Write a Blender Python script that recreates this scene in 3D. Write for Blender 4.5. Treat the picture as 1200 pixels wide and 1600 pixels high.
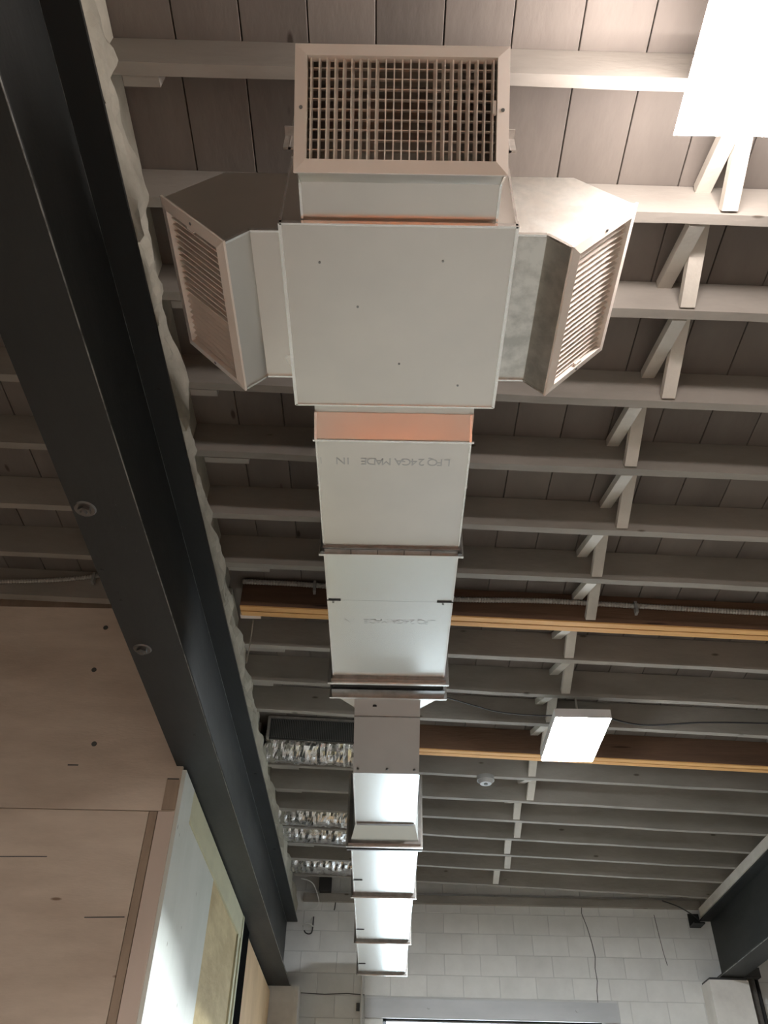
import bpy, bmesh, math, random
from mathutils import Vector, Matrix, noise
random.seed(7)
for o in list(bpy.data.objects): bpy.data.objects.remove(o)
scene = bpy.context.scene
COL = scene.collection

# ------------------------------------------------------------------ camera, sky, exposure
ZC = 1.6                      # camera height; every z below is relative to the camera
F, CX, CY = 1330.0, 600.0, 800.0
_Y = Vector((588-CX, 1960-CY, F)).normalized()
_k = -(_Y.x + _Y.y*0.018)/_Y.z
_X = Vector((1, 0.018, _k)).normalized()
_Z = _X.cross(_Y)
cam_data = bpy.data.cameras.new('camera')
cam_data.sensor_width = 36.0
cam_data.sensor_fit = 'AUTO'
cam_data.lens = F/1600*36
cam_data.clip_start = 0.05
cam = bpy.data.objects.new('camera', cam_data)
COL.objects.link(cam)
right = Vector((_X.x, _Y.x, _Z.x)); down = Vector((_X.y, _Y.y, _Z.y)); fwd = Vector((_X.z, _Y.z, _Z.z))
m = Matrix.Identity(4)
for i in range(3):
    m[i][0] = right[i]; m[i][1] = -down[i]; m[i][2] = -fwd[i]
m[2][3] = ZC
cam.matrix_world = m
scene.camera = cam

world = bpy.data.worlds.new('overcast_sky')
scene.world = world
world.use_nodes = True
bg = world.node_tree.nodes['Background']
bg.inputs[0].default_value = (0.86, 0.93, 1.0, 1)
bg.inputs[1].default_value = 9.0
LAMP_NEAR = 125.0
LAMP_FAR = 420.0
FILL_BACK = 270.0  # unseen fill lamps added behind the camera
vs = scene.view_settings
vs.view_transform = 'Standard'; vs.look = 'None'; vs.exposure = 0.0; vs.gamma = 1.0
vs.use_curve_mapping = False

# ------------------------------------------------------------------ materials
MATS = {}
def mat(name, col, rough=0.6, metal=0.0, col2=None, nscale=4.0, stretch=(1, 1, 1), contrast=(0.35, 0.7), bump=0.0, bscale=60.0,
        emit=None, strength=0.0, vary=0.0, rough2=None, spec=0.5, spots=None, detail=6.0, btex='noise', bstretch=None):
    mt = bpy.data.materials.new(name); mt.use_nodes = True
    nt = mt.node_tree; N = nt.nodes; Lk = nt.links
    p = N['Principled BSDF']
    p.inputs['Base Color'].default_value = (*col, 1)
    p.inputs['Roughness'].default_value = rough
    p.inputs['Metallic'].default_value = metal
    p.inputs['Specular IOR Level'].default_value = spec
    tc = N.new('ShaderNodeTexCoord'); oi = N.new('ShaderNodeObjectInfo')
    off = N.new('ShaderNodeVectorMath'); off.operation = 'SCALE'
    cmb = N.new('ShaderNodeCombineXYZ')
    for i in range(3): Lk.new(oi.outputs['Random'], cmb.inputs[i])
    Lk.new(cmb.outputs[0], off.inputs[0]); off.inputs['Scale'].default_value = 37.0
    add = N.new('ShaderNodeVectorMath'); add.operation = 'ADD'
    Lk.new(tc.outputs['Object'], add.inputs[0]); Lk.new(off.outputs[0], add.inputs[1])
    mp = N.new('ShaderNodeMapping'); mp.inputs['Scale'].default_value = stretch
    Lk.new(add.outputs[0], mp.inputs[0])
    last = None
    if col2 is not None:
        nz = N.new('ShaderNodeTexNoise'); nz.inputs['Scale'].default_value = nscale; nz.inputs['Detail'].default_value = detail
        nz.inputs['Roughness'].default_value = 0.62
        Lk.new(mp.outputs[0], nz.inputs['Vector'])
        cr = N.new('ShaderNodeValToRGB')
        cr.color_ramp.elements[0].position = contrast[0]; cr.color_ramp.elements[1].position = contrast[1]
        cr.color_ramp.elements[0].color = (*col, 1); cr.color_ramp.elements[1].color = (*col2, 1)
        Lk.new(nz.outputs['Fac'], cr.inputs[0]); last = cr.outputs[0]
        if rough2 is not None:
            mr = N.new('ShaderNodeMapRange'); mr.inputs['From Min'].default_value = contrast[0]; mr.inputs['From Max'].default_value = contrast[1]
            mr.inputs['To Min'].default_value = rough; mr.inputs['To Max'].default_value = rough2
            Lk.new(nz.outputs['Fac'], mr.inputs[0]); Lk.new(mr.outputs[0], p.inputs['Roughness'])
    if spots is not None:      # knots and drips: small dark marks with their own shape
        vo = N.new('ShaderNodeTexVoronoi'); vo.inputs['Scale'].default_value = spots[0]
        Lk.new(mp.outputs[0], vo.inputs['Vector'])
        cr2 = N.new('ShaderNodeValToRGB')
        cr2.color_ramp.elements[0].position = spots[1]; cr2.color_ramp.elements[1].position = spots[1]*1.9
        cr2.color_ramp.elements[0].color = (*spots[2], 1); cr2.color_ramp.elements[1].color = (1, 1, 1, 1)
        Lk.new(vo.outputs['Distance'], cr2.inputs[0])
        mx = N.new('ShaderNodeMix'); mx.data_type = 'RGBA'; mx.blend_type = 'MULTIPLY'; mx.inputs[0].default_value = 1
        if last is not None: Lk.new(last, mx.inputs[6])
        else: mx.inputs[6].default_value = (*col, 1)
        Lk.new(cr2.outputs[0], mx.inputs[7]); last = mx.outputs[2]
    if vary:
        hv = N.new('ShaderNodeHueSaturation')
        mr2 = N.new('ShaderNodeMapRange'); mr2.inputs['To Min'].default_value = 1-vary; mr2.inputs['To Max'].default_value = 1+vary
        Lk.new(oi.outputs['Random'], mr2.inputs[0]); Lk.new(mr2.outputs[0], hv.inputs['Value'])
        if last is not None: Lk.new(last, hv.inputs['Color'])
        else: hv.inputs['Color'].default_value = (*col, 1)
        last = hv.outputs[0]
    if last is not None: Lk.new(last, p.inputs['Base Color'])
    if bump:
        if btex == 'voronoi':
            bn = N.new('ShaderNodeTexVoronoi'); bn.inputs['Scale'].default_value = bscale; o = bn.outputs['Distance']
        else:
            bn = N.new('ShaderNodeTexNoise'); bn.inputs['Scale'].default_value = bscale; bn.inputs['Detail'].default_value = 4; o = bn.outputs['Fac']
        if bstretch:
            mb = N.new('ShaderNodeMapping'); mb.inputs['Scale'].default_value = bstretch
            Lk.new(add.outputs[0], mb.inputs[0]); Lk.new(mb.outputs[0], bn.inputs['Vector'])
        else: Lk.new(mp.outputs[0], bn.inputs['Vector'])
        bp = N.new('ShaderNodeBump'); bp.inputs['Strength'].default_value = bump; bp.inputs['Distance'].default_value = 0.01
        Lk.new(o, bp.inputs['Height']); Lk.new(bp.outputs[0], p.inputs['Normal'])
    if emit is not None:
        p.inputs['Emission Color'].default_value = (*emit, 1); p.inputs['Emission Strength'].default_value = strength
    MATS[name] = mt
    return mt

mat('plank_paint', (.195, .172, .15), .8, 0, (.12, .105, .092), 2.2, (1, .35, 1), (.35, .75), .15, 40, vary=.12, spots=(5.5, .035, (.35, .3, .27)))
mat('joist_paint', (.325, .30, .265), .75, 0, (.215, .20, .175), 3.0, (.4, 1, 1), (.4, .75), .2, 45, vary=.07, spots=(7, .04, (.4, .37, .33)))
mat('strut_paint', (.56, .53, .47), .7, 0, (.44, .41, .36), 5, (1, 1, 1), (.4, .75), .15, 50, vary=.08)
mat('deck_dark', (.03, .027, .024), .9)
mat('brown_lumber', (.17, .095, .055), .75, 0, (.09, .05, .032), 3, (.3, 2, 3), (.35, .7), .2, 40, vary=.05, spots=(4, .05, (.35, .28, .22)))
mat('raw_pine', (.78, .45, .17), .7, 0, (.62, .33, .11), 5, (.25, 4, 4), (.35, .7), .1, 40, vary=.05)
mat('rough_plaster', (.50, .48, .40), .9, 0, (.34, .33, .27), 6, (1, 1, 1), (.35, .7), .6, 14, vary=.1)
mat('beam_paint', (.024, .026, .025), .45, 0, (.017, .0185, .018), 3, (1, .3, 1), (.35, .7), .08, 90, rough2=.55, spec=.3)
mat('beam_scrape', (.35, .36, .35), .35, .6, (.10, .105, .10), 14, (1, 1, 1), (.42, .62))  # pale grey broken by noise, for thin strips on the beam edges
mat('bolt_steel', (.16, .16, .155), .3, .9)
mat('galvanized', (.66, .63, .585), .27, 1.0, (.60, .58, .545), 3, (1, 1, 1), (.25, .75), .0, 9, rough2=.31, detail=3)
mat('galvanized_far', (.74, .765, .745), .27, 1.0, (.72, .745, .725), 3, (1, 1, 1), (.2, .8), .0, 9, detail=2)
mat('galvanized_spangle', (.66, .65, .61), .36, 1.0, (.47, .47, .44), 14, (1, 1, 1), (.40, .62), .0, 22, rough2=.46)
mat('galvanized_dull', (.42, .42, .41), .30, 1.0, (.36, .365, .36), 3, (1, 1, 1), (.25, .75), .0, 9, rough2=.36, detail=3)  # same metal as the other sections, a dark reflection put into its colour
mat('hem_steel', (.80, .80, .78), .22, 1.0)
mat('flange_steel', (.30, .30, .295), .34, 1.0, (.20, .20, .195), 20, (1, 1, 1), (.4, .7))
mat('cream_enamel', (.84, .76, .68), .38, 0, bump=.01, bscale=80)
mat('black_fabric', (.018, .018, .018), .8)
mat('print_ink', (.44, .435, .43), .34, 1.0)
mat('print_ink_faint', (.66, .68, .665), .27, 1.0)
mat('notch_black', (.02, .02, .02), .7)
mat('foil', (.80, .80, .79), .20, 1.0, (.50, .50, .50), 16, (1, 1, 1), (.35, .7), .35, 9, rough2=.32)
mat('rib_black', (.03, .032, .031), .6)
mat('rib_grey', (.13, .135, .13), .5)
mat('conduit_zinc', (.55, .52, .48), .42, .7, (.40, .38, .35), 30, (1, 1, 1), (.4, .7))
mat('cable_black', (.02, .02, .022), .5)
mat('cable_white', (.70, .70, .68), .5)
mat('plywood', (.78, .66, .55), .75, 0, (.52, .42, .335), 1.5, (.7, 1, 2.6), (.34, .74), .1, 50, vary=.03, spots=(2.6, .028, (.42, .34, .28)), detail=9)
mat('plywood_plain', (.72, .60, .52), .7, 0, (.66, .55, .47), 2.5, (1, 1, .5), (.4, .75), .05, 40)
mat('batten_wood', (.44, .335, .25), .75, 0, (.33, .25, .19), 5, (2, 2, .6), (.35, .7), .1, 40)
mat('white_board', (.74, .77, .72), .6, 0, (.62, .66, .60), 2.5, (1, 1, .6), (.4, .8), .05, 30, spots=(6, .025, (.5, .48, .44)))
mat('strand_board', (.68, .57, .32), .75, 0, (.52, .41, .21), 7, (1, .35, 1), (.38, .62), .3, 40)
mat('pale_trim', (.66, .65, .45), .7, 0, (.52, .51, .35), 4, (1, .4, 1), (.4, .75), .1, 40)
mat('orange_ply', (.66, .46, .26), .75, 0, (.50, .33, .18), 3, (1, 1, .5), (.36, .7), .1, 40)
mat('black_post', (.010, .010, .010), 1.0, spec=.0)
mat('block_paint', (.72, .72, .70), .7, 0, (.60, .60, .58), 3.5, (1, 1, 1), (.35, .75), .18, 25, vary=.035)
mat('mortar', (.56, .56, .55), .9)
mat('pier_paint', (.74, .72, .68), .65, 0, (.55, .53, .50), 3, (1, 1, 1), (.4, .75), .1, 20)
mat('lintel_paint', (.50, .51, .52), .5, 0, (.42, .43, .44), 4, (.4, 1, 1), (.35, .7))
mat('crack_dark', (.10, .10, .095), .9)
mat('window_steel', (.42, .46, .50), .5)
mat('fixture_white', (.75, .75, .75), .45)
mat('detector_white', (.33, .33, .32), .5)
mat('dark_box', (.045, .045, .045), .6)
mat('floor_concrete', (.36, .325, .285), .7, 0, (.25, .23, .205), .8, (1, 1, 1), (.35, .7), .1, 30)
mat('wall_plain', (.50, .47, .43), .8, 0, (.42, .40, .37), 1.5, (1, 1, 1), (.35, .7))
mat('wall_dark', (.16, .145, .13), .8, 0, (.12, .11, .10), 1.5)
mat('lift_orange', (.85, .20, .03), .4)  # only for the added platform that the metal reflects
mat('rubber_black', (.02, .02, .02), .7)
mat('lens_near', (.9, .9, .9), .4, emit=(1.0, .89, .85), strength=LAMP_NEAR)
mat('lens_far', (.9, .9, .9), .4, emit=(.90, .96, 1.0), strength=LAMP_FAR)
mat('lens_back', (.9, .9, .9), .4, emit=(1.0, .91, .83), strength=FILL_BACK)  # for the added fill lamps only
g = bpy.data.materials.new('window_glass'); g.use_nodes = True
gn = g.node_tree.nodes; gl = g.node_tree.links
gn.remove(gn['Principled BSDF'])
tr = gn.new('ShaderNodeBsdfTransparent'); tr.inputs[0].default_value = (.93, .96, .97, 1)
gs = gn.new('ShaderNodeBsdfGlossy'); gs.inputs['Roughness'].default_value = .05
mxs = gn.new('ShaderNodeMixShader'); mxs.inputs[0].default_value = .06
gl.new(tr.outputs[0], mxs.inputs[1]); gl.new(gs.outputs[0], mxs.inputs[2]); gl.new(mxs.outputs[0], gn['Material Output'].inputs[0])
MATS['window_glass'] = g

# ------------------------------------------------------------------ mesh helpers (all z relative to the camera)
class MB:
    def __init__(s): s.v = []; s.f = []
    def face(s, pts):
        i = len(s.v); s.v += [Vector(p) for p in pts]; s.f.append(list(range(i, i+len(pts)))); return s
    def hexa(s, c):      # 8 corners: bottom 0-3 ccw, top 4-7
        i = len(s.v); s.v += [Vector(p) for p in c]
        for q in ((3, 2, 1, 0), (4, 5, 6, 7), (0, 1, 5, 4), (1, 2, 6, 5), (2, 3, 7, 6), (3, 0, 4, 7)): s.f.append([i+k for k in q])
        return s
    def box(s, x0, x1, y0, y1, z0, z1):
        return s.hexa([(x0, y0, z0), (x1, y0, z0), (x1, y1, z0), (x0, y1, z0), (x0, y0, z1), (x1, y0, z1), (x1, y1, z1), (x0, y1, z1)])
    def slopebox(s, x0, x1, y0, y1, z0, z1, sl):   # box sheared so that z falls by sl per metre of x
        a, b = -sl*x0, -sl*x1
        return s.hexa([(x0, y0, z0+a), (x1, y0, z0+b), (x1, y1, z0+b), (x0, y1, z0+a), (x0, y0, z1+a), (x1, y0, z1+b), (x1, y1, z1+b), (x0, y1, z1+a)])
    def bar(s, p0, p1, w, h, up=(0, 0, 1)):
        p0, p1 = Vector(p0), Vector(p1); d = (p1-p0).normalized(); u = Vector(up)
        sd = d.cross(u).normalized(); uu = sd.cross(d).normalized()
        a, b = sd*w/2, uu*h/2
        return s.hexa([p0-a-b, p0+a-b, p1+a-b, p1-a-b, p0-a+b, p0+a+b, p1+a+b, p1-a+b])
    def prism(s, prof, y0, y1, axis='Y', cap=True):
        # prof: list of (a,z). axis Y: a is x, extruded along y; axis X: a is y, extruded along x
        P = (lambda a, z, t: (a, t, z)) if axis == 'Y' else (lambda a, z, t: (t, a, z))
        n = len(prof); i = len(s.v)
        s.v += [Vector(P(a, z, y0)) for a, z in prof] + [Vector(P(a, z, y1)) for a, z in prof]
        for k in range(n): s.f.append([i+k, i+(k+1) % n, i+n+(k+1) % n, i+n+k])
        if cap: s.f.append([i+k for k in range(n)][::-1]); s.f.append([i+n+k for k in range(n)])
        return s
    def tube(s, pts, r, n=10, cap=True, rfun=None):
        pts = [Vector(p) for p in pts]; i0 = len(s.v); m = len(pts)
        ref = None
        for j, p in enumerate(pts):
            d = (pts[min(j+1, m-1)]-pts[max(j-1, 0)]).normalized()
            if ref is None:
                ref = Vector((0, 0, 1)) if abs(d.z) < .9 else Vector((1, 0, 0))
            sd = d.cross(ref).normalized(); up = sd.cross(d).normalized(); ref = up
            for k in range(n):
                a = 2*math.pi*k/n; rr = r if rfun is None else rfun(j, k, p)
                s.v.append(p+sd*math.cos(a)*rr+up*math.sin(a)*rr)
        for j in range(m-1):
            for k in range(n):
                s.f.append([i0+j*n+k, i0+j*n+(k+1) % n, i0+(j+1)*n+(k+1) % n, i0+(j+1)*n+k])
        if cap:
            s.f.append([i0+k for k in range(n)][::-1]); s.f.append([i0+(m-1)*n+k for k in range(n)])
        return s
    def disc(s, c, r, h, n=20, r2=None, axis='Z'):
        c = Vector(c); r2 = r if r2 is None else r2
        return s.tube([c, c+Vector((0, 0, h) if axis == 'Z' else (0, h, 0))], r, n, True, lambda j, k, p: r if j == 0 else r2)
    def mesh(s, name, origin=(0, 0, 0), smooth=False):
        o = Vector(origin); me = bpy.data.meshes.new(name)
        me.from_pydata([tuple(v-o) for v in s.v], [], s.f)
        bm = bmesh.new(); bm.from_mesh(me); bmesh.ops.recalc_face_normals(bm, faces=bm.faces); bm.to_mesh(me); bm.free()
        if smooth: me.shade_smooth()
        me.update(); return me

def wl(o):      # origin of an object in the camera-relative frame
    v = Vector((0, 0, 0))
    while o is not None: v += o.location; o = o.parent
    return v - Vector((0, 0, ZC))
def link(name, data, parent, loc):
    o = bpy.data.objects.new(name, data); COL.objects.link(o)
    if parent is None: o.location = Vector(loc)+Vector((0, 0, ZC))
    else: o.parent = parent; o.location = Vector(loc)-wl(parent)
    return o
def thing(name, label, cat, loc, group=None, kind=None):
    o = link(name, None, None, loc); o.empty_display_size = .1
    tag(o, label, cat, group, kind); return o
def tag(o, label=None, cat=None, group=None, kind=None):
    if label: o['label'] = label
    if cat: o['category'] = cat
    if group: o['group'] = group
    if kind: o['kind'] = kind
    return o
def part(name, mb, mname, parent=None, origin=None, smooth=False, label=None):
    if origin is None:
        lo = [min(v[i] for v in mb.v) for i in range(3)]; hi = [max(v[i] for v in mb.v) for i in range(3)]
        origin = ((lo[0]+hi[0])/2, (lo[1]+hi[1])/2, lo[2])
    me = mb.mesh(name, origin, smooth)
    for mn in (mname if isinstance(mname, (list, tuple)) else [mname]): me.materials.append(MATS[mn])
    o = link(name, me, parent, origin)
    if label: o['label'] = label
    return o
def inst(name, me, parent, loc, rot=None):
    o = link(name, me, parent, loc)
    if rot is not None: o.rotation_euler = rot
    return o
def structure(name, mb, mname, label, origin=None):
    o = part(name, mb, mname, None, origin); o['kind'] = 'structure'; o['label'] = label; return o

SL = 0.035                                   # the roof falls gently to the right
def zj(x): return 2.6-SL*x                   # underside of the joists
JD = .175                                    # joist depth
YW = 8.5                                     # face of the block wall

# ------------------------------------------------------------------ setting: floor and walls
FL = -ZC
structure('floor', MB().box(-5.2, 5.2, -5.2, 8.8, FL-.1, FL), 'floor_concrete', 'worn concrete floor')
structure('wall_rear', MB().box(-5.2, 5.2, -5.2, -5.0, FL, 3.1), 'wall_dark', 'plain wall behind the photographer')
structure('wall_right', MB().box(5.0, 5.2, -5.0, 8.5, FL, 3.1), 'wall_plain', 'plain wall beyond the right steel beam')
structure('wall_far_left', MB().box(-5.2, -5.0, -5.0, 8.8, FL, 3.1), 'wall_plain', 'plain wall on the far left')

# block wall with the steel window
WX0, WX1, WZ0, WZ1 = .02, 1.935, -.35, 1.553
wb = MB()
wb.box(-5.0, WX0, YW, 8.8, FL, 2.95); wb.box(WX1, 5.2, YW, 8.8, FL, 2.95)
wb.box(WX0, WX1, YW, 8.8, FL, WZ0); wb.box(WX0, WX1, YW, 8.8, WZ1, 2.95)
wall_back = structure('wall_back', wb, 'mortar', 'white painted concrete block wall at the end of the room', (1.5, YW, FL))
CH, BLk = .1757, .326
def block_mesh(L, tag_):
    b = MB(); d = .005; e = .002; x0, x1, z0, z1 = -L/2, L/2, 0, CH-.004
    b.v = [Vector(p) for p in ((x0, 0, z0), (x1, 0, z0), (x1, 0, z1), (x0, 0, z1), (x0+e, -d, z0+e), (x1-e, -d, z0+e), (x1-e, -d, z1-e), (x0+e, -d, z1-e))]
    b.f = [[4, 5, 6, 7], [0, 1, 5, 4], [1, 2, 6, 5], [2, 3, 7, 6], [3, 0, 4, 7]]
    me = b.mesh('block_'+tag_); me.materials.append(MATS['block_paint']); return me
bm_cache = {}
def block(x0, x1, z):
    L = round(x1-x0-.004, 3)
    if L < .03: return
    if L not in bm_cache: bm_cache[L] = block_mesh(L, str(len(bm_cache)))
    inst('block', bm_cache[L], wall_back, ((x0+x1)/2, YW+random.uniform(0, .002), z))
for k in range(11):
    z = 1.725-5*CH+k*CH
    xs = -1.06-(BLk/2 if k % 2 else 0)
    while xs < 4.3:
        a, b = max(xs, -1.2), min(xs+BLk, 4.45)
        if z < 1.72 and not (b < -.145 or a > 2.09):     # lintel and window
            if a < -.145: block(a, -.145, z)
            if b > 2.09: block(2.09, b, z)
        else: block(a, b, z)
        xs += BLk
# plain blocks right beside the opening below the lintel
for k in range(4):
    z = 1.725-5*CH+k*CH
    block(-.145, WX0, z); block(WX1, 2.09, z)
lt = part('lintel', MB().box(-.14, 2.085, YW-.02, YW+.1, WZ1, 1.705), 'lintel_paint', wall_back, label='grey painted steel lintel over the window')
for x in (.42, 1.72):
    part('bolt_head', MB().disc((x, YW-.02, 1.64), .014, -.012, 12, axis='Y'), 'lintel_paint', lt)
pier = part('pier', MB().box(-1.05, -.72, YW-.22, YW, FL, 1.742), 'pier_paint', wall_back, label='white painted pier under the left beam end')
part('corner_trim', MB().box(-.748, -.712, YW-.228, YW-.01, FL, 1.742), 'pier_paint', pier)
pier2 = part('pier', MB().box(2.86, 3.2, YW-.24, YW, FL, 1.86), 'pier_paint', wall_back, label='white painted pier under the right beam end')
part('bearing_plate', MB().box(2.87, 3.19, YW-.23, YW, 1.86, 1.88), 'dark_box', pier2)
part('top_board', MB().box(-.75, 3.0, YW-.05, YW, 2.50, 2.57), 'joist_paint', wall_back)
def crack(pts, w):
    c = MB()
    for (a, b) in zip(pts[:-1], pts[1:]):
        c.bar((a[0], YW-.0050, a[1]), (b[0], YW-.0050, b[1]), .002, w, up=(0, -1, 0)) if False else c.bar((a[0], YW-.0050, a[1]), (b[0], YW-.0050, b[1]), w, .004, up=(0, 1, 0))
    return part('crack', c, 'crack_dark', wall_back)
crack([(1.885, 2.56), (1.87, 2.45), (1.905, 2.33), (1.93, 2.20), (1.945, 2.08), (1.93, 1.98), (1.935, 1.88), (1.92, 1.80), (1.915, 1.71)], .007)
crack([(2.55, 2.45), (2.56, 2.30), (2.575, 2.12), (2.59, 2.02)], .005)
crack([(-.44, 2.56), (-.45, 2.45), (-.455, 2.43)], .012)
crack([(-.72, 1.735), (-.5, 1.728), (-.3, 1.738), (-.145, 1.73)], .008)

win = structure('window_1', MB().box(WX0, WX1, YW+.06, YW+.10, WZ1-.012, WZ1).box(WX0, WX1, YW+.06, YW+.10, WZ0, WZ0+.03)
                .box(WX0, WX0+.03, YW+.06, YW+.10, WZ0, WZ1).box(WX1-.03, WX1, YW+.06, YW+.10, WZ0, WZ1), 'window_steel', 'steel framed window of small panes below the lintel', (.98, YW+.08, WZ0))
pw = (WX1-WX0-.06)/6; ph = (WZ1-WZ0-.042)/5
for i in range(1, 6):
    part('mullion', MB().box(WX0+.03+i*pw-.011, WX0+.03+i*pw+.011, YW+.06, YW+.10, WZ0+.03, WZ1-.03), 'window_steel', win)
for j in range(1, 5):
    part('glazing_bar', MB().box(WX0+.03, WX1-.03, YW+.063, YW+.097, WZ0+.03+j*ph-.010, WZ0+.03+j*ph+.010), 'window_steel', win)
pm = MB().box(-pw/2+.012, pw/2-.012, -.002, .002, .011, ph-.011).mesh('pane'); pm.materials.append(MATS['window_glass'])
for i in range(6):
    for j in range(5): inst('pane', pm, win, (WX0+.03+(i+.5)*pw, YW+.08, WZ0+.03+j*ph))

# plywood partition on the left, facing the camera
YP = 3.88
wp = structure('wall_partition', MB().box(-5.0, -1.12, YP+.02, YP+.12, FL, 2.64).slopebox(-5.0, -1.12, YP+.02, YP+.12, 2.5, 2.77, SL), 'batten_wood', 'plywood clad partition wall on the left', (-3, YP+.1, FL))
def sheet(x0, x1, z0, z1, mn, t=.0, label=None, name='plywood_sheet'):
    return part(name, MB().box(x0+.002, x1-.002, YP-t, YP+.019, z0+.002, z1-.002), mn, wp, label=label)
XR = -.965
sheet(-3.45, XR, 1.525, 2.648, 'plywood'); sheet(-5.0, -3.45, 1.525, 2.648, 'plywood')
sheet(-2.32, -1.085, .30, 1.525, 'plywood'); sheet(-3.54, -2.32, .30, 1.525, 'plywood'); sheet(-5.0, -3.54, .30, 1.525, 'plywood')
sheet(-2.32, -1.085, FL, .30, 'plywood'); sheet(-5.0, -2.32, FL, .30, 'plywood')
sheet(-1.085, -1.045, FL, 1.525, 'batten_wood', .004, name='batten'); sheet(-1.045, XR, FL, 1.525, 'plywood_plain', .006, name='edge_board')
part('patch', MB().box(-1.03, XR-.004, YP-.008, YP, 1.53, 1.675), 'batten_wood', wp)
def mark(x0, z0, x1, z1, w=.006):
    part('saw_mark', MB().bar((x0, YP-.001, z0), (x1, YP-.001, z1), w, .003, up=(0, 1, 0)), 'crack_dark', wp)
mark(-1.27, 1.06, -1.10, 1.065, .004); mark(-1.03, 1.68, -.975, 1.68, .006); mark(-1.52, 1.74, -1.47, 1.74, .006); mark(-2.0, 1.30, -1.5, 1.31, .003)
for (x, z) in ((-1.52, 2.52), (-1.52, 2.26), (-1.42, 1.85)):
    part('screw_hole', MB().disc((x, YP+.001, z), .013, -.004, 12, axis='Y'), 'crack_dark', wp)

# boarded left wall under the beam
XL = -.96
wlft = structure('wall_left', MB().box(-1.12, XL-.02, YP+.02, YW, FL, 1.735), 'batten_wood', 'boarded left wall under the steel beam', (-1.0, 6, FL))
def board(y0, y1, z0, z1, mn, t=0., name='board'):
    return part(name, MB().box(XL-.02, XL+t, y0+.002, y1-.002, z0+.002, z1-.002), mn, wlft)
board(YP, 4.12, FL, 1.73, 'white_board', .012); board(4.12, 5.0, FL, 1.58, 'white_board', .002)
board(4.12, 6.2, 1.58, 1.733, 'pale_trim', .010, 'top_trim')
board(5.0, 6.08, FL, 1.58, 'strand_board', .0, 'strand_board_panel'); board(6.08, 6.15, FL, 1.58, 'pale_trim', .012, 'stop_trim'); board(6.15, 6.2, FL, 1.66, 'pale_trim', .002, 'stop_trim')
board(6.2, 6.26, FL, 1.73, 'pale_trim', .014, 'stop_trim')
board(6.26, 6.62, FL, 1.733, 'black_post', .004, 'black_post')
board(6.62, 8.27, FL, 1.70, 'orange_ply', .0, 'plywood_panel')

# ------------------------------------------------------------------ ceiling: deck, planks, joists, bridging
ceil = structure('ceiling', MB().slopebox(-5.2, 5.2, -5.2, 8.8, 2.6+JD+.03, 2.6+JD+.08, SL), 'deck_dark', 'timber roof deck with painted joists', (0, 0, 2.9))
PW = .205
def plank_mesh(y0, y1, i):
    b = MB(); w = PW-.0035; c = .002
    z = lambda x, dz: -SL*x+dz
    prof = [(-w/2, z(-w/2, c)), (-w/2+c, z(-w/2, 0)), (w/2-c, z(w/2, 0)), (w/2, z(w/2, c)), (w/2, z(w/2, .028)), (-w/2, z(-w/2, .028))]
    me = b.prism(prof, y0, y1).mesh('plank_%d' % i); me.materials.append(MATS['plank_paint']); return me
pms = [plank_mesh(-5, 8.5, 0), plank_mesh(-5, 3.06, 1), plank_mesh(3.064, 8.5, 2), plank_mesh(-5, 5.79, 3), plank_mesh(5.794, 8.5, 4)]
for i in range(-24, 24):
    x = .957-PW/2+PW*i-.82
    for k in random.choice([(0,), (1, 2), (3, 4), (0,)]):
        inst('plank', pms[k], ceil, (x, 0, zj(x)+JD+.001+random.uniform(0, .003)))
JY = [-1.35, -.95, -.56, -.17, .22, .62, 1.02, 1.44, 1.815, 2.24, 2.63, 3.04, 3.42, 4.19, 4.59, 4.965, 5.78, 6.19, 6.57, 6.95, 7.32, 7.68, 8.10]
JT = .038
def joist_mesh(i):
    b = MB(); n = 30; rnd = random.Random(i); xs = [-5+8.9*k/n for k in range(n+1)]
    prev = 0
    for k, x in enumerate(xs):
        jz = rnd.uniform(-.0025, .0025); jy = rnd.uniform(-.0025, .0025)
        z = -SL*x
        b.v += [Vector((x, jy, z+jz)), Vector((x, JT+jy+rnd.uniform(-.002, .002), z+jz)), Vector((x, JT, z+JD)), Vector((x, 0, z+JD))]
    for k in range(n):
        for q in range(4): b.f.append([4*k+q, 4*k+(q+1) % 4, 4*k+4+(q+1) % 4, 4*k+4+q])
    b.f += [[0, 1, 2, 3], [4*n+3, 4*n+2, 4*n+1, 4*n]]
    me = b.mesh('joist_%d' % i); me.materials.append(MATS['joist_paint']); return me
jms = [joist_mesh(i) for i in range(5)]
for i, y in enumerate(JY): inst('joist', jms[i % 5], ceil, (0, y, 2.6))
def twin_joist(y, xa=-.80):
    j = part('twin_joist', MB().slopebox(xa, 3.9, y, y+.041, 2.602, 2.6+JD, SL).slopebox(xa, 3.9, y+.045, y+.086, 2.602, 2.6+JD, SL), 'brown_lumber', ceil,
             label='doubled unpainted brown joist with raw pine edges')
    part('bottom_edge', MB().slopebox(xa, 3.9, y+.001, y+.040, 2.594, 2.602, SL), 'raw_pine', j)
    part('bottom_edge', MB().slopebox(xa, 3.9, y+.046, y+.085, 2.592, 2.602, SL), 'raw_pine', j)
    part('joist', MB().slopebox(-5, -.97, y, y+.05, 2.60, 2.6+JD, SL), 'joist_paint', ceil)
twin_joist(3.80); twin_joist(5.40, -.12)
part('joist', MB().slopebox(-.80, -.125, 5.40, 5.44, 2.625, 2.6+JD, SL), 'joist_paint', ceil)
ALLY = sorted(JY+[3.80, 5.40])
def jt(y): return .086 if y in (3.80, 5.40) else JT
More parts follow.
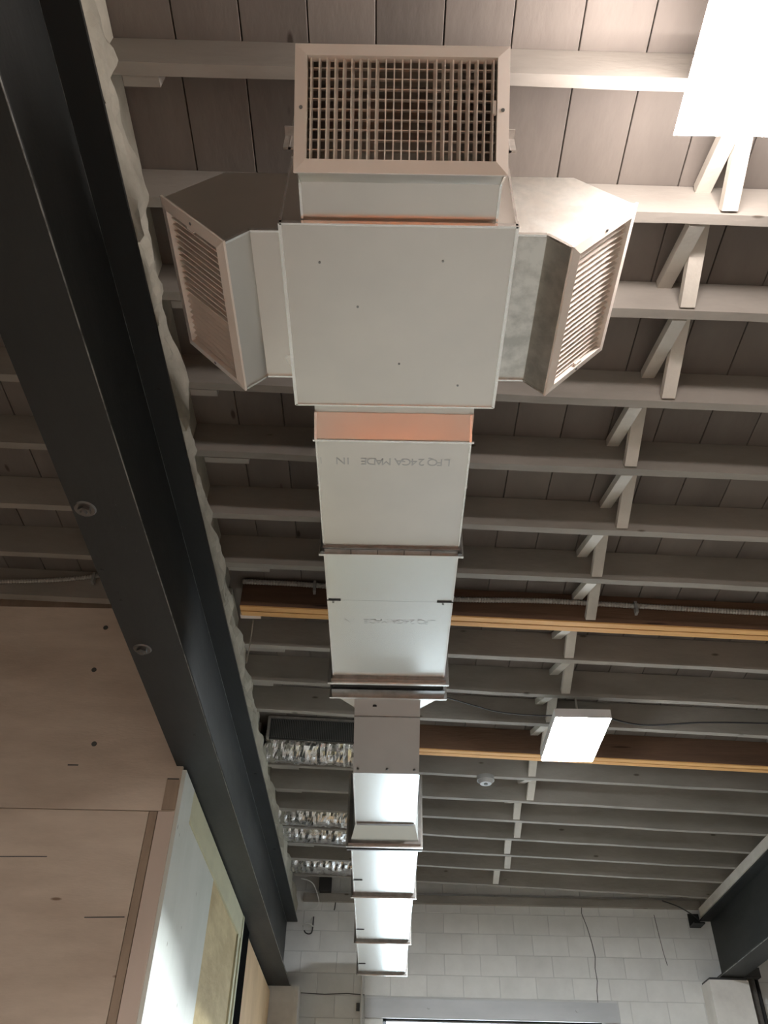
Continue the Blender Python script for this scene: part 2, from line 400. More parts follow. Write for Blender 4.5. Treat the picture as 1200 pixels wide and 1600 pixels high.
# short nailers beside the joist ends at the left beam
for i, y in enumerate(JY):
    if y < .2 or i % 4 == 3: continue
    L = random.uniform(.10, .24)
    part('nailer', MB().slopebox(-.82, -.82+L, y+JT+.002, y+JT+.034, 2.602, 2.69, SL), 'joist_paint', ceil)
# cross bridging
for i in range(len(ALLY)-1):
    a, b = ALLY[i], ALLY[i+1]
    if a < .2 or b-a < .2: continue
    x = [1.03, .985][i % 2]+random.uniform(-.012, .012)
    dx = .055
    for s in (0, 1):
        xx = x+dx*(1-s); zb, zt = zj(xx)+.022, zj(xx)+JD-.022
        p0 = (xx, a+jt(a)+.004, zt if s == 0 else zb); p1 = (xx, b-.004, zb if s == 0 else zt)
        part('bridging_strut', MB().bar(p0, p1, .052, .034), 'strut_paint', ceil)
# timber plate and rough blocking between the left steel beam and the joists
part('plate', MB().box(-.96, -.86, -1.4, 8.45, 2.335, 2.45), 'rough_plaster', ceil)
def blocking(y0, y1, k):
    b = MB(); n, m = 12, 7; rnd = random.Random(k*3+1); t0, t1 = rnd.uniform(-.035, -.005), rnd.uniform(.02, .075)
    for j in range(m+1):
        for i in range(n+1):
            u = i/n; y = y0+(y1-y0)*u; z = 2.337+(zj(-.82)-.002-2.337)*j/m
            x = -.845+t0*(1-u)+t1*u*(1-.6*j/m)+.020*noise.noise((y*9, z*12, k*3.3))+.008*noise.noise((y*30, z*30, k))
            b.v.append(Vector((min(x, -.772), y, z)))
    for j in range(m):
        for i in range(n): b.f.append([j*(n+1)+i, j*(n+1)+i+1, (j+1)*(n+1)+i+1, (j+1)*(n+1)+i])
    nb = len(b.v)
    for j in (0, m):
        for i in range(n+1):
            v = b.v[j*(n+1)+i]; b.v.append(Vector((-.93, v.y, v.z)))
    for i in range(n):
        b.f.append([i, i+1, nb+i+1, nb+i]); o = m*(n+1); b.f.append([o+i, o+i+1, nb+n+1+i+1, nb+n+1+i])
    b.f.append([j*(n+1) for j in range(m+1)]+[nb+n+1, nb]); b.f.append([j*(n+1)+n for j in range(m+1)]+[nb+2*n+1, nb+n])
    part('blocking', b, 'rough_plaster', ceil, smooth=False)
for i in range(len(ALLY)-1): blocking(ALLY[i]+.004, ALLY[i+1]-.004, i)
blocking(8.11, 8.44, 99)
for i in range(len(ALLY)-1):
    a, b = ALLY[i]+jt(ALLY[i])+.002, ALLY[i+1]-.002
    part('bay_blocking', MB().box(-.93, -.875, a, b, zj(-.9)+.0, zj(-.9)+JD-.004), 'rough_plaster', ceil)
part('plate', MB().box(2.99, 3.16, -1.4, 8.45, 2.425, 2.485), 'strut_paint', ceil)
part('edge_plate', MB().box(2.955, 2.989, -1.4, 8.42, 2.415, 2.492), 'strut_paint', ceil)

# ------------------------------------------------------------------ steel beams
def steel_beam(label, x0, x1, zb, zt, y0, y1):
    xc = (x0+x1)/2; t = thing('steel_beam', label, 'beam', (xc, (y0+y1)/2, zb))
    f = .014
    bf = part('bottom_flange', MB().box(x0, x1, y0, y1, zb, zb+f), 'beam_paint', t)
    part('web', MB().box(xc-.0055, xc+.0055, y0, y1, zb+f, zt-f), 'beam_paint', t)
    tf = part('top_flange', MB().box(x0, x1, y0, y1, zt-f, zt), 'beam_paint', t)
    return t, bf, tf
lb, lbf, ltf = steel_beam('dark grey steel I-beam on the left above the plywood wall', -.998, -.790, 1.745, 2.333, -1.4, YW-.012)
part('scuffed_edge', MB().box(-.7905, -.7885, -1.4, YW-.012, 1.7445, 1.749), 'beam_scrape', lbf)
part('scuffed_edge', MB().box(-.8975, -.888, -1.4, YW-.012, 2.315, 2.3195), 'beam_scrape', lb)
def anchor(x, y):
    w = part('washer', MB().disc((x, y, 1.7455), .036, -.006, 24, .032), 'bolt_steel', lbf, smooth=False)
    part('nut', MB().disc((x, y, 1.7395), .021, -.010, 6), 'bolt_steel', w)
    part('bolt_end', MB().disc((x, y, 1.7295), .012, -.007, 12, .009), 'bolt_steel', w)
anchor(-.955, 2.01); anchor(-.945, 2.83)
for (x, y) in ((-.86, 1.99), (-.855, 2.10), (-.845, 2.22), (-.955, 2.46), (-.955, 2.51), (-.86, 3.55), (-.98, 2.33)):
    part('bolt_hole', MB().disc((x, y, 1.7455), .007, -.002, 10), 'notch_black', lbf)
for (y) in (2.02, 5.25, 6.6):
    part('bolt_hole', MB().disc((-.835, y, 2.3195), .010, -.003, 10), 'notch_black', ltf)
rb, rbf, rtf = steel_beam('dark grey steel I-beam on the right meeting the block wall', 2.965, 3.175, 1.885, 2.412, -1.4, YW-.012)
part('seat_angle', MB().box(2.86, 2.962, YW-.16, YW-.012, 2.34, 2.352).box(2.86, 2.962, YW-.024, YW-.012, 2.352, 2.46), 'beam_paint', rb)
part('scuffed_edge', MB().box(2.9635, 2.966, -1.4, YW-.012, 1.8845, 1.890), 'beam_scrape', rbf)

# ------------------------------------------------------------------ ventilation duct
DX0, DX1 = -.2445, .2605                     # main duct
PX0, PX1, PY0, PY1, PZ0, PZ1 = -.293, .312, 1.17, 1.784, 2.0, 2.42
vd = thing('ventilation_duct', 'long galvanized sheet metal duct hanging below the joists with three grilles', 'duct', ((DX0+DX1)/2, 1.17, 2.0))
pb = MB().box(PX0, PX1, PY0, PY1, PZ0, PZ1)
plen = part('plenum_box', pb, 'galvanized', vd, label='square plenum box at the near end')
hb = MB()
for x, s in ((PX0, -1), (PX1, 1)):
    part('corner_hem', MB().box(min(x, x+s*.009), max(x, x+s*.009), PY0-.004, PY1+.004, PZ0-.003, PZ0+.028), 'hem_steel', plen)
part('edge_hem', MB().box(PX0-.006, PX1+.006, PY0-.006, PY0, PZ0-.003, PZ0+.010), 'hem_steel', plen)
part('edge_hem', MB().box(PX0-.006, PX1+.006, PY1, PY1+.006, PZ0-.003, PZ0+.014), 'hem_steel', plen)
for x, s in ((PX0, -1), (PX1, 1)):
    part('corner_hem', MB().box(min(x, x+s*.006), max(x, x+s*.006), PY0-.006, PY0+.004, PZ0, PZ1), 'hem_steel', plen)
for (x, y) in ((-.1, 1.42), (.13, 1.27), (.02, 1.62), (.2, 1.70), (-.2, 1.28)):
    part('screw_head', MB().disc((x, y, PZ0), .0035, -.002, 8), 'flange_steel', plen)
# outlet boots: neck, 45 degree elbow, open towards the grille.  profile in (s = distance from plenum, z)
PROF = [(0, 2.02), (.088, 2.02), (.146, 1.960), (.346, 2.180), (.196, 2.325), (0, 2.325)]
def boot(kind):
    b = MB(); rim = MB()
    if kind == 'front':
        t0, t1 = -.240, .263; P = lambda s, t, z: Vector((t, PY0-s*1.0-.0, z)); t0, t1 = -.240, .263
        prof = [(s+(.018 if 0 < s else 0), z) for s, z in PROF]
    else:
        t0, t1 = 1.20, 1.69; sg = 1 if kind == 'right' else -1; xb = PX1 if kind == 'right' else PX0
        P = lambda s, t, z: Vector((xb+sg*s, t, z)); prof = PROF
    n = len(prof)
    for t in (t0, t1):
        b.face([P(s, t, z) for s, z in prof])
    for k in (0, 1, 3, 4):
        a, c = prof[k], prof[(k+1) % n]
        b.face([P(a[0], t0, a[1]), P(c[0], t0, c[1]), P(c[0], t1, c[1]), P(a[0], t1, a[1])])
    o = part('outlet_boot', b, 'galvanized_spangle' if kind == 'right' else 'galvanized', vd, label={'front': 'outlet elbow on the near side of the plenum', 'left': 'outlet elbow on the left of the plenum', 'right': 'outlet elbow on the right of the plenum'}[kind])
    # folded hems along the bottom corners
    for t in (t0, t1):
        for k in (0, 1):
            a, c = prof[k], prof[k+1]
            part('hem', MB().bar(P(a[0], t, a[1]), P(c[0], t, c[1]), .006, .010), 'hem_steel', o)
    if kind != 'front':
        pass
    # grille frame in its own plane: u along the long side, v from lip to outer edge, w outwards
    lip0, out0, lip1 = P(*[prof[2][0], t0, prof[2][1]]), P(prof[3][0], t0, prof[3][1]), P(prof[2][0], t1, prof[2][1])
    u = (lip1-lip0).normalized(); v = (out0-lip0).normalized(); w = u.cross(v).normalized()
    outward = P(1, t0, 0)-P(0, t0, 0)
    if w.dot(outward) < 0: w = -w
    LU, LV = (lip1-lip0).length+.012, (out0-lip0).length+.008
    c = (lip0+lip1)/2+(out0-lip0)/2
    return o, c, u, v, w, LU, LV
def grille(kind):
    o, c, u, v, w, LU, LV = boot(kind)
    lab = {'front': 'cream grille of vertical and horizontal blades facing the camera', 'left': 'cream grille on the left outlet with lower blades shut', 'right': 'cream grille on the right outlet, brightly lit'}[kind]
    R = Matrix((u, v, w)).transposed()
    if R.determinant() < 0: R = Matrix((-u, v, w)).transposed()
    bw, th, lipt = .030, .012, .006
    fr = MB(); hu, hv = LU/2, LV/2; iu, iv = hu-bw, hv-bw
    O = [(-hu, -hv), (hu, -hv), (hu, hv), (-hu, hv)]; I = [(-iu, -iv), (iu, -iv), (iu, iv), (-iu, iv)]
    for k in range(4):
        a, b2, d, e = O[k], O[(k+1) % 4], I[(k+1) % 4], I[k]
        fr.hexa([(*a, 0), (*b2, 0), (*d, -.02), (*e, -.02), (*a, .006), (*b2, .006), (*d, th), (*e, th)])
    me = fr.mesh('grille'); me.materials.append(MATS['cream_enamel'])
    gq = link('grille', me, vd, c); gq.rotation_mode = 'QUATERNION'; gq.rotation_quaternion = R.to_quaternion(); gq['label'] = lab
    bl = MB(); d2 = .010; tk = .0016
    bl.hexa([(-tk*.5, -iv-.002, -d2), (tk*.5, -iv-.002, -d2), (tk*.5, iv+.002, -d2), (-tk*.5, iv+.002, -d2), (-tk, -iv-.002, d2), (tk, -iv-.002, d2), (tk, iv+.002, d2), (-tk, iv+.002, d2)])
    bme = bl.mesh('blade'); bme.materials.append(MATS['cream_enamel'])
    n = 23
    for k in range(n):
        x = -iu+(k+.5)*2*iu/n; q = (k+.5)/n*2-1
        if kind == 'front':
            ang = math.radians(-19 if q < -.25 else (20 if q > .28 else 3)) * (1 if abs(q) > .25 else 1)
            if abs(q) > .8: ang *= .5
        elif kind == 'right': ang = math.radians(14)
        else: ang = math.radians(-14)
        bo = bpy.data.objects.new('blade', bme); COL.objects.link(bo); bo.parent = gq
        ysg = 1 if kind == 'front' else (1 if (R @ Vector((1, 0, 0))).y > 0 else -1)
        if kind != 'front': ang = ang*ysg
        if kind == 'left' and (x*ysg) > iu*.22: ang = math.radians(26)*ysg
        bo.location = (x, 0, -.010); bo.rotation_euler = (0, ang, 0)
    rbm = MB().box(-iu, iu, -.0012, .0012, -.009, .009).mesh('rear_bar'); rbm.materials.append(MATS['cream_enamel'])
    for k in range(10):
        y = -iv+(k+.5)*2*iv/10
        bo = bpy.data.objects.new('rear_bar', rbm); COL.objects.link(bo); bo.parent = gq; bo.location = (0, y, -.030); bo.rotation_euler = (math.radians(10), 0, 0)
    for sx in (-1, 1):
        sc = MB().disc((0, 0, 0), .0045, .002, 10).mesh('screw_head'); sc.materials.append(MATS['flange_steel'])
        bo = bpy.data.objects.new('screw_head', sc); COL.objects.link(bo); bo.parent = gq; bo.location = (sx*(iu+.014), 0, .009)
    lv = MB().box(-.004, .004, -.016, .016, -.002, .006).mesh('damper_lever'); lv.materials.append(MATS['cream_enamel'])
    bo = bpy.data.objects.new('damper_lever', lv); COL.objects.link(bo); bo.parent = gq
    bo.location = (iu-.006, iv*.05, .004)
for k in ('front', 'left', 'right'): grille(k)

def ring(name, x0, x1, y0, y1, z0, z1, w, mname, parent):
    b = MB().box(x0-w, x1+w, y0, y1, z0-w, z0).box(x0-w, x1+w, y0, y1, z1, z1+w).box(x0-w, x0, y0, y1, z0, z1).box(x1, x1+w, y0, y1, z0, z1)
    return part(name, b, mname, parent)
# collar behind the plenum, then the step down to the main duct
DZ0, DZ1 = 2.0, 2.37
part('collar', MB().box(DX0-.004, DX1+.006, PY1, 1.872, 2.06, 2.35), 'galvanized', vd)
tr_ = part('step_transition', MB().hexa([(DX0-.006, 1.872, 2.058), (DX1+.008, 1.872, 2.058), (DX1, 1.936, DZ0-.002), (DX0, 1.936, DZ0-.002),
                                (DX0-.006, 1.872, 2.352), (DX1+.008, 1.872, 2.352), (DX1, 1.936, DZ1), (DX0, 1.936, DZ1)]), 'galvanized', vd)
part('hem', MB().box(DX0-.010, DX1+.010, 1.934, 1.942, DZ0-.006, DZ0), 'hem_steel', tr_)
for x in (DX0-.002, DX1-.002):
    part('hem', MB().bar((x, 1.872, 2.056), (x+.001, 1.936, DZ0-.003), .008, .008), 'hem_steel', tr_)
def section(x0, x1, y0, y1, z0, z1, label, mn='galvanized'):
    o = part('duct_section', MB().box(x0, x1, y0, y1, z0, z1), mn, vd, label=label)
    for x in (x0, x1): part('corner_hem', MB().box(x-.003, x+.003, y0, y1, z0-.003, z0+.004), 'hem_steel', o)
    return o
def text_mesh(s, size):
    cu = bpy.data.curves.new('print', 'FONT'); cu.body = s; cu.size = size; cu.align_x = 'CENTER'; cu.align_y = 'CENTER'; cu.space_character = 1.25; cu.extrude = .0002
    t = bpy.data.objects.new('print_tmp', cu); COL.objects.link(t)
    dg = bpy.context.evaluated_depsgraph_get(); me = bpy.data.meshes.new_from_object(t.evaluated_get(dg))
    bpy.data.objects.remove(t); return me
s1 = section(DX0, DX1, 1.942, 2.490, DZ0, DZ1, 'first main duct section printed with faint grey lettering')
def stencil(parent, x0, y, mn):
    for word, x in (('LFQ', .165), ('24GA', .065), ('MADE', -.052), ('IN', -.155)):
        for k, ch in enumerate(word):
            me = text_mesh(ch, .046); me.materials.clear(); me.materials.append(MATS[mn])
            o = link('printed_letter', me, parent, (x0+x-(k-(len(word)-1)/2)*.025, y, DZ0-.0006)); o.rotation_euler = (0, math.pi, 0)
stencil(s1, 0, 2.035, 'print_ink')
part('print_tail', MB().box(DX0+.010, DX0+.013, 2.02, 2.05, DZ0-.0007, DZ0), 'print_ink', s1)
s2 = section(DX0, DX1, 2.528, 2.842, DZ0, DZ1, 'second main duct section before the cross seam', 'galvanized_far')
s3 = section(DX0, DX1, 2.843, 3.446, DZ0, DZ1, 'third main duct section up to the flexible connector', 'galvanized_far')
stencil(s3, 0, 2.99, 'print_ink_faint')
for x0, x1 in ((DX0-.004, DX0+.052), (DX1-.062, DX1+.004)):
    part('drive_cleat', MB().box(x0, x1, 2.836, 2.843, DZ0-.0035, DZ0), 'notch_black', s2)
    part('screw_head', MB().disc((x0+.025, 2.855, DZ0), .005, -.003, 10), 'flange_steel', s3)
# bolted flange between first and second section
f1 = ring('flange', DX0, DX1, 2.490, 2.496, DZ0, DZ1, .010, 'flange_steel', vd)
f2 = ring('flange', DX0, DX1, 2.516, 2.528, DZ0, DZ1, .020, 'hem_steel', vd)
ring('gasket', DX0, DX1, 2.496, 2.516, DZ0, DZ1, .012, 'flange_steel', f2)
for k in range(4): part('cleat_line', MB().box(DX0+.1+k*.1, DX0+.103+k*.1, 2.497, 2.515, DZ0-.0135, DZ0-.011), 'notch_black', f2)
for x in (DX0-.005, DX1+.005): part('corner_bolt', MB().disc((x, 2.505, DZ0-.014), .009, -.008, 6), 'bolt_steel', f2)
# flexible connector: two steel angles with black pleated fabric between
f3 = ring('flange', DX0, DX1, 3.446, 3.462, DZ0, DZ1, .012, 'flange_steel', vd)
ring('lip', DX0, DX1, 3.462, 3.476, DZ0, DZ1, .026, 'hem_steel', f3)
fx = ring('flexible_connector', DX0, DX1, 3.476, 3.545, DZ0+.002, DZ1, .004, 'black_fabric', vd)
pl = MB()
for k in range(46):
    x = DX0+(k+.5)*(DX1-DX0)/46
    pl.box(x-.003, x+.003, 3.478, 3.512, DZ0-.010, DZ0-.001)
pp = part('pleats', pl, 'black_fabric', fx); pp['kind'] = 'stuff'
f4 = ring('flange', DX0, DX1, 3.545, 3.60, DZ0, DZ1, .012, 'flange_steel', vd)
ring('lip', DX0, DX1, 3.600, 3.612, DZ0, DZ1, .024, 'hem_steel', f4)
# transition to the narrower duct that drops down
NX0, NX1 = -.152, .163
tz = DZ0-.006
tb = MB()
tb.face([(DX0, 3.612, tz), (NX0, 3.612, tz), (NX0, 3.735, tz+.002)]); tb.face([(DX1, 3.612, tz), (NX1, 3.735, tz+.002), (NX1, 3.612, tz)])
tb.face([(DX0, 3.612, tz), (NX0, 3.735, tz), (NX0, 3.735, DZ1), (DX0, 3.612, DZ1)]); tb.face([(DX1, 3.612, tz), (NX1, 3.735, tz), (NX1, 3.735, DZ1), (DX1, 3.612, DZ1)])
tb.face([(DX0, 3.612, DZ1), (NX0, 3.735, DZ1), (NX1, 3.735, DZ1), (DX1, 3.612, DZ1)])
part('taper', tb, 'galvanized', vd, label='tapered piece behind the flexible connector')
LZ0, LZ1 = 1.74, 2.06
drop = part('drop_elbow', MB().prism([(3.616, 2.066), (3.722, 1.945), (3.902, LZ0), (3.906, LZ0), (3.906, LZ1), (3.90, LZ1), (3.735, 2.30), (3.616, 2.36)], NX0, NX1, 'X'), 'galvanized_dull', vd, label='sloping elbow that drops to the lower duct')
part('crease_strip', MB().bar((NX0, 3.722, 1.943), (NX1, 3.722, 1.943), .012, .004, up=(0, -.7, .7)), 'flange_steel', drop)
for x in (-.13, .01, .14): part('screw_head', MB().disc((x, 3.885, 1.755), .006, -.008, 8), 'flange_steel', drop)
part('bolt_hole', MB().disc((-.055, 3.690, 1.985), .010, -.006, 10), 'notch_black', drop)
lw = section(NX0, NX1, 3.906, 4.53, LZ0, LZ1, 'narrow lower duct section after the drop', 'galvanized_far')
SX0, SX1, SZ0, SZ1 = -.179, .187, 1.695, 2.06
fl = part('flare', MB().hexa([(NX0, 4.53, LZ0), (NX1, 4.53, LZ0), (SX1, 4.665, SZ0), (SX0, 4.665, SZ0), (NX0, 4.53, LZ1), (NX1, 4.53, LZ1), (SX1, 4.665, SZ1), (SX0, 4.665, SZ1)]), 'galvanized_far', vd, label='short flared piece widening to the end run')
part('joint_strip', MB().box(NX0+.005, NX1-.005, 4.522, 4.545, LZ0-.006, LZ0), 'flange_steel', fl)
f5 = ring('flange', SX0, SX1, 4.665, 4.685, SZ0, SZ1, .014, 'flange_steel', vd); ring('lip', SX0, SX1, 4.685, 4.70, SZ0, SZ1, .026, 'hem_steel', f5)
ring('gasket', SX0, SX1, 4.70, 4.735, SZ0, SZ1, .010, 'black_fabric', f5); ring('lip', SX0, SX1, 4.735, 4.75, SZ0, SZ1, .024, 'flange_steel', f5)
YS = [(4.75, 5.565), (5.605, 6.60), (6.64, 7.52)]
labs = ['end run duct section just past the flared flange', 'middle duct section of the end run', 'last duct section in front of the block wall']
for (a, b), lb_ in zip(YS, labs):
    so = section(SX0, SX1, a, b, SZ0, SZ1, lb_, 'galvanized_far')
    fo = ring('flange', SX0, SX1, b, b+.012, SZ0, SZ1, .014, 'flange_steel', vd); ring('lip', SX0, SX1, b+.012, b+.028, SZ0, SZ1, .022, 'hem_steel', fo)
    ring('gasket', SX0, SX1, b+.028, b+.040, SZ0, SZ1, .014, 'flange_steel', fo)
    part('drive_cleat', MB().box(SX0-.003, SX0+.055, b-.26, b-.252, SZ0-.004, SZ0), 'notch_black', so)
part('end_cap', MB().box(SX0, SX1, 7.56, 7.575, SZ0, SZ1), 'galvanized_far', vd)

# hanger rods with brackets
def hanger(x, y, ztop, zbot, label, s):
    t = thing('duct_hanger', label, 'hanger', (x, y, zbot), 'rods that carry the duct')
    part('rod', MB().tube([(x, y, zbot), (x, y, ztop)], .005, 8), 'conduit_zinc', t)
    part('bracket', MB().box(x-.018, x+.018, y-.004, y+.004, zbot, zbot+.07).box(x-.018, x+.018, y-.03, y+.004, zbot+.07, zbot+.076), 'conduit_zinc', t)
    part('nut', MB().disc((x, y-.012, zbot+.076), .012, .012, 6), 'bolt_steel', t)
hanger(-.305, 1.163-.012, zj(-.3)+.1, 2.375, 'threaded rod and bracket at the left of the front grille', -1)
hanger(.324, 1.163-.012, zj(.3)+.1, 2.375, 'threaded rod and bracket at the right of the front grille', 1)
hanger(-.275, 2.505, zj(-.3)+.17, 2.32, 'threaded rod at the left of the first duct flange', -1)
hanger(.291, 2.505, zj(.3)+.17, 2.32, 'threaded rod at the right of the first duct flange', 1)

# ------------------------------------------------------------------ lamps
def high_bay(label, x0, x1, y0, y1, z, lens, group='LED panel lamps', skirt=False):
    xc, yc = (x0+x1)/2, (y0+y1)/2
    t = thing('high_bay_lamp', label, 'lamp', (xc, yc, z), group)
    h = .055; ti = .03
    if skirt:      # recessed lens inside a deep tray
        part('housing', MB().box(x0-.008, x1+.008, y0-.008, y1+.008, z+.03, z+.055).box(x0-.008, x0, y0-.008, y1+.008, z, z+.03).box(x1, x1+.008, y0-.008, y1+.008, z, z+.03)
             .box(x0, x1, y0-.008, y0, z, z+.03).box(x0, x1, y1, y1+.008, z, z+.03), 'fixture_white', t)
        part('lens', MB().box(x0, x1, y0, y1, z-.006, z+.03), lens, t)
    else:          # wraparound lens under a slimmer driver housing
        part('housing', MB().hexa([(x0+ti, y0+ti, z+h), (x1-ti, y0+ti, z+h), (x1-ti, y1-ti, z+h), (x0+ti, y1-ti, z+h),
                               (x0+.07, y0+.07, z+.1), (x1-.07, y0+.07, z+.1), (x1-.07, y1-.07, z+.1), (x0+.07, y1-.07, z+.1)]), 'fixture_white', t)
        part('lens', MB().hexa([(x0, y0, z), (x1, y0, z), (x1, y1, z), (x0, y1, z), (x0+ti, y0+ti, z+h), (x1-ti, y0+ti, z+h), (x1-ti, y1-ti, z+h), (x0+ti, y1-ti, z+h)]), lens, t)
    for yy in (y0+.12, y1-.12):
        part('hanging_rod', MB().tube([(xc, yy, z+.054), (xc, yy, zj(xc)+.0)], .006, 8), 'conduit_zinc', t)
    return t
high_bay('glaring white LED panel lamp in the top right corner', .77, 1.08, .53, 1.09, 2.36, 'lens_near')
high_bay('bright cool white LED panel lamp hung below the second brown joist', .99, 1.30, 4.50, 5.06, 2.365, 'lens_far', skirt=True)
high_bay('LED panel lamp behind the photographer on the right', 1.0, 1.31, -3.0, -2.45, 2.3, 'lens_back', skirt=True)
high_bay('LED panel lamp behind the photographer on the left', -2.6, -2.29, -3.0, -2.45, 2.3, 'lens_back', skirt=True)

# ------------------------------------------------------------------ foil ducts in the joist bays, vent panel
def foil(label, y0, y1, x0, x1, sag, seed):
    r = (y1-y0)/2; yc = (y0+y1)/2; n = 70; pts = []
    for k in range(n+1):
        u = k/n; x = x0+(x1-x0)*u
        pts.append((x, yc, zj(x)+.062-sag*.5*math.sin(u*math.pi*.5)))
    def rf(j, k, p):
        a = 2*math.pi*k/26
        q = noise.noise((p[0]*12, math.cos(a)*1.6+seed*5, math.sin(a)*2.3)); q2 = noise.noise((p[0]*34, math.cos(a)*3+seed, math.sin(a)*5))
        return r*(.93+.10*q+.05*q2+.015*math.sin(j*1.3))
    b = MB().tube(pts, r, 26, True, rf)
    for v in b.v:      # the duct is squeezed flat under the planks
        zc = zj(v.x)+.062; v.z = min(zc+(v.z-zc)*.66, zj(v.x)+JD-.004)
    o = part('foil_flexible_duct', b, 'foil', None); tag(o, label, 'flexible duct', 'foil ducts between the joists')
    return o
foil('crinkled foil duct just below the black ribbed vent panel', 5.455, 5.775, -.84, -.05, .02, 1)
foil('widest crinkled foil duct, nearer of the close pair', 6.625, 6.94, -.86, -.05, .0, 2)
foil('crinkled foil duct, farther of the close pair', 7.005, 7.31, -.86, -.05, .0, 3)
foil('crinkled foil duct nearest the block wall', 7.735, 8.07, -.86, -.05, .0, 4)
vp = thing('vent_panel', 'black ribbed vent panel on the joist left of the duct', 'vent panel', (-.46, 5.38, zj(-.46)))
part('back_plate', MB().slopebox(-.80, -.08, 5.385, 5.398, 2.606, 2.765, SL), 'rib_black', vp)
rbm = MB()
for k in range(58):
    x = -.795+k*.0122; rbm.slopebox(x, x+.006, 5.374, 5.386, 2.614, 2.752, SL)
rr = part('ribs', rbm, 'rib_grey', vp); rr['kind'] = 'stuff'
tf_ = part('top_rail', MB().slopebox(-.805, -.08, 5.366, 5.392, 2.753, 2.767, SL), 'conduit_zinc', vp)
part('side_rail', MB().box(-.812, -.796, 5.366, 5.392, 2.632, 2.792), 'conduit_zinc', vp)

# ------------------------------------------------------------------ conduits, cables and small fittings
def smoothpath(P, n=14):
    P = [Vector(p) for p in P]; out = []
    for i in range(len(P)-1):
        p0, p1, p2, p3 = P[max(i-1, 0)], P[i], P[i+1], P[min(i+2, len(P)-1)]
        for k in range(n):
            t = k/n
            out.append(.5*((2*p1)+(-p0+p2)*t+(2*p0-5*p1+4*p2-p3)*t*t+(-p0+3*p1-3*p2+p3)*t**3))
    out.append(P[-1]); return out
def resample(P, step):
    out = [P[0]]; acc = 0
    for a, b in zip(P[:-1], P[1:]):
        L = (b-a).length
        while acc+L >= step:
            t = (step-acc)/L; a = a+(b-a)*t; out.append(a.copy()); L = (b-a).length; acc = 0
        acc += L
    return out
def armoured(label, P, r, clips):
    pts = resample(smoothpath(P), .0075)
    t = thing('armoured_cable', label, 'cable', tuple(pts[0]), 'ribbed armoured cables')
    part('sheath', MB().tube(pts, r, 8, True, lambda j, k, p: r*(1.0 if j % 2 else .80)), 'conduit_zinc', t)
    for c in clips:
        q = min(pts, key=lambda p: abs(p.x-c))
        part('clip', MB().box(q.x-.007, q.x+.007, q.y-r-.004, q.y+r+.006, q.z-r-.035, q.z+r+.003), 'detector_white', t)
armoured('ribbed metal armoured cable along the first brown joist', [(-.80, 3.783, 2.775), (-.4, 3.783, 2.758), (0, 3.783, 2.715), (.34, 3.783, 2.682), (.85, 3.783, 2.682), (1.33, 3.783, 2.660), (2.04, 3.783, 2.628), (2.9, 3.783, 2.60)], .0155, (-.40, 1.33))
armoured('ribbed metal armoured cable above the plywood wall', [(-3.2, 3.783, 2.68), (-2.13, 3.783, 2.742), (-1.8, 3.783, 2.765), (-1.6, 3.783, 2.795), (-1.54, 3.783, 2.806)], .013, (-1.62,))
def cable(name, label, P, r, mn, cat='cable', group=None):
    o = part(name, MB().tube(smoothpath(P, 8), r, 6), mn, None, smooth=True); return tag(o, label, cat, group)
cable('electrical_cable', 'thin black cable sagging to the right of the far lamp', [(1.15, 4.80, 2.55), (1.3, 4.81, 2.556), (1.6, 4.90, 2.538), (1.97, 4.83, 2.525), (2.36, 4.80, 2.512), (2.9, 4.78, 2.49)], .005, 'cable_black')
cable('electrical_cable', 'thin black cable between the duct and the far lamp', [(.16, 4.60, 2.585), (.38, 4.69, 2.583), (.55, 4.76, 2.572), (.71, 4.83, 2.570), (.95, 4.84, 2.556), (1.12, 4.80, 2.545)], .004, 'cable_black')
cable('electrical_cable', 'thin pale cable looping by the far end of the left beam', [(-.76, 8.2, 2.62), (-.66, 8.3, 2.61), (-.60, 8.42, 2.50), (-.62, 8.45, 2.44), (-.72, 8.46, 2.42), (-.80, 8.46, 2.40)], .004, 'cable_white')
cable('electrical_cable', 'short white cable end against the block wall', [(-.74, 8.46, 2.28), (-.69, 8.44, 2.30), (-.655, 8.45, 2.285), (-.63, 8.46, 2.27)], .006, 'cable_white')
cable('electrical_cable', 'black cable loop under the left beam corner', [(-.72, 8.46, 2.24), (-.70, 8.45, 2.215), (-.665, 8.45, 2.21), (-.645, 8.46, 2.24), (-.64, 8.46, 2.36)], .006, 'cable_black')
cable('hanging_wire', 'thin wire hanging from the first brown joist by the left beam', [(-.735, 3.90, 2.60), (-.735, 3.905, 2.45), (-.74, 3.90, 2.33)], .004, 'conduit_zinc', 'wire')
tag(part('timber_scrap', MB().box(-.81, -.70, 3.895, 3.93, 2.63, 2.76), 'plywood_plain', None), 'short pale board nailed behind the first brown joist', 'board')
cable('electrical_cable', 'thin dark cable crossing the right wall corner', [(2.62, 8.40, 2.55), (2.78, 8.42, 2.50), (2.92, 8.44, 2.42), (2.96, 8.45, 2.36)], .005, 'cable_black')
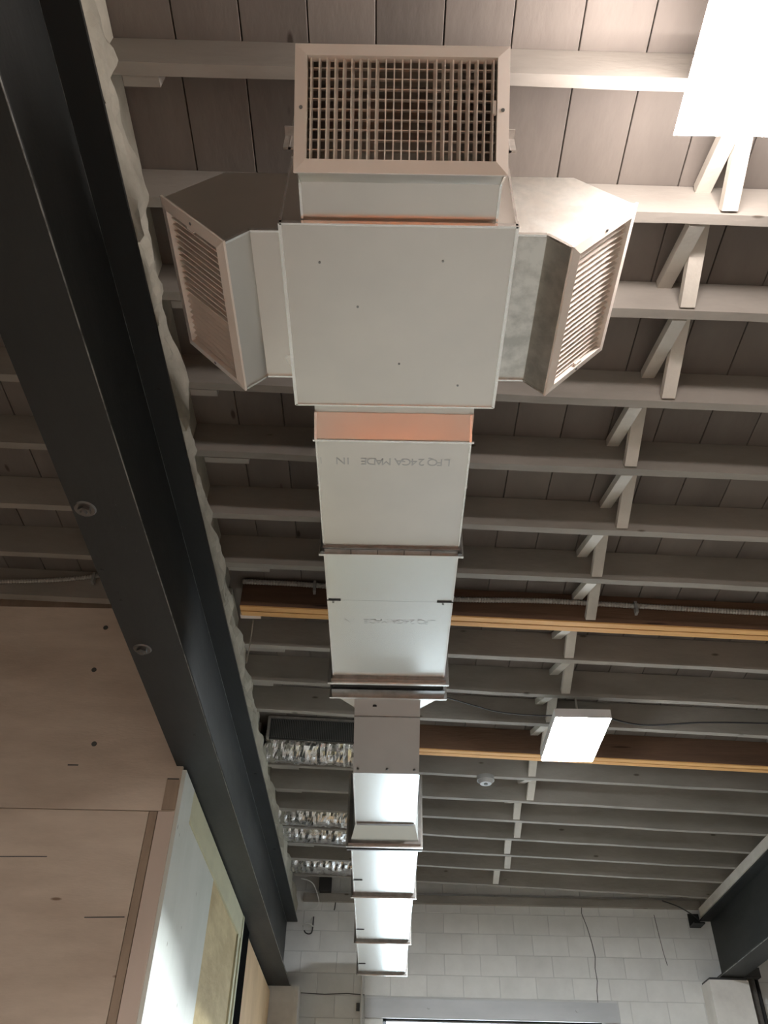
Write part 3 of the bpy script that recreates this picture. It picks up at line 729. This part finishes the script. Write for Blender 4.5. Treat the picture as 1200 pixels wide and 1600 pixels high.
cable('electrical_cable', 'dark cable drop right of the corner pipe', [(3.62, 8.45, 2.2), (3.6, 8.46, 2.05), (3.63, 8.45, 1.98), (3.72, 8.45, 1.98)], .007, 'cable_black')
sd = thing('smoke_detector', 'round ceiling detector on a joist left of the cross bracing', 'detector', (.715, 5.80, zj(.715)-.055))
part('base', MB().disc((.715, 5.80, zj(.715)+.0), .062, -.03, 24, .062), 'detector_white', sd)
part('cover', MB().disc((.715, 5.80, zj(.715)-.03), .058, -.022, 24, .040), 'detector_white', sd)
part('sensor_eye', MB().disc((.715, 5.80, zj(.715)-.052), .014, -.005, 12), 'dark_box', sd)
jb = thing('junction_box', 'dark junction box at the top of the block wall', 'electrical box', (-.545, 8.44, 2.60))
part('box_body', MB().box(-.60, -.49, 8.39, 8.485, 2.575, 2.69), 'dark_box', jb)
part('cover', MB().box(-.605, -.485, 8.384, 8.389, 2.57, 2.695), 'dark_box', jb)
wc = thing('wall_conduit', 'thin white conduit running down the block wall beside the window', 'conduit', (-.17, 8.47, FL))
part('pipe', MB().tube([(-.17, 8.474, FL+.02), (-.17, 8.474, 1.88)], .009, 8), 'block_paint', wc)
part('outlet_box', MB().box(-.215, -.185, 8.462, 8.487, 1.60, 1.66), 'dark_box', wc)
cp = thing('corner_pipe', 'grey vertical pipe beside the right pier', 'pipe', (3.27, 8.40, FL))
part('pipe', MB().tube([(3.275, 8.40, FL), (3.275, 8.40, 1.90)], .032, 16), 'conduit_zinc', cp, smooth=True)
part('cap', MB().box(3.20, 3.35, 8.33, 8.47, 1.90, 1.98), 'dark_box', cp)
part('side_tube', MB().tube([(3.335, 8.42, FL), (3.335, 8.42, 1.92)], .016, 10), 'dark_box', cp, smooth=True)

# unseen orange platform, made up to give the metal its orange reflection
wpf = thing('work_platform', 'low orange work platform beneath the camera', 'platform', (0, -.1, FL))
part('deck', MB().box(-.38, .60, -.48, .36, -.62, -.54), 'lift_orange', wpf)
for x in (-.34, .56):
    for y in (-.44, .32): part('leg', MB().box(x-.03, x+.03, y-.03, y+.03, FL, -.62), 'lift_orange', wpf)
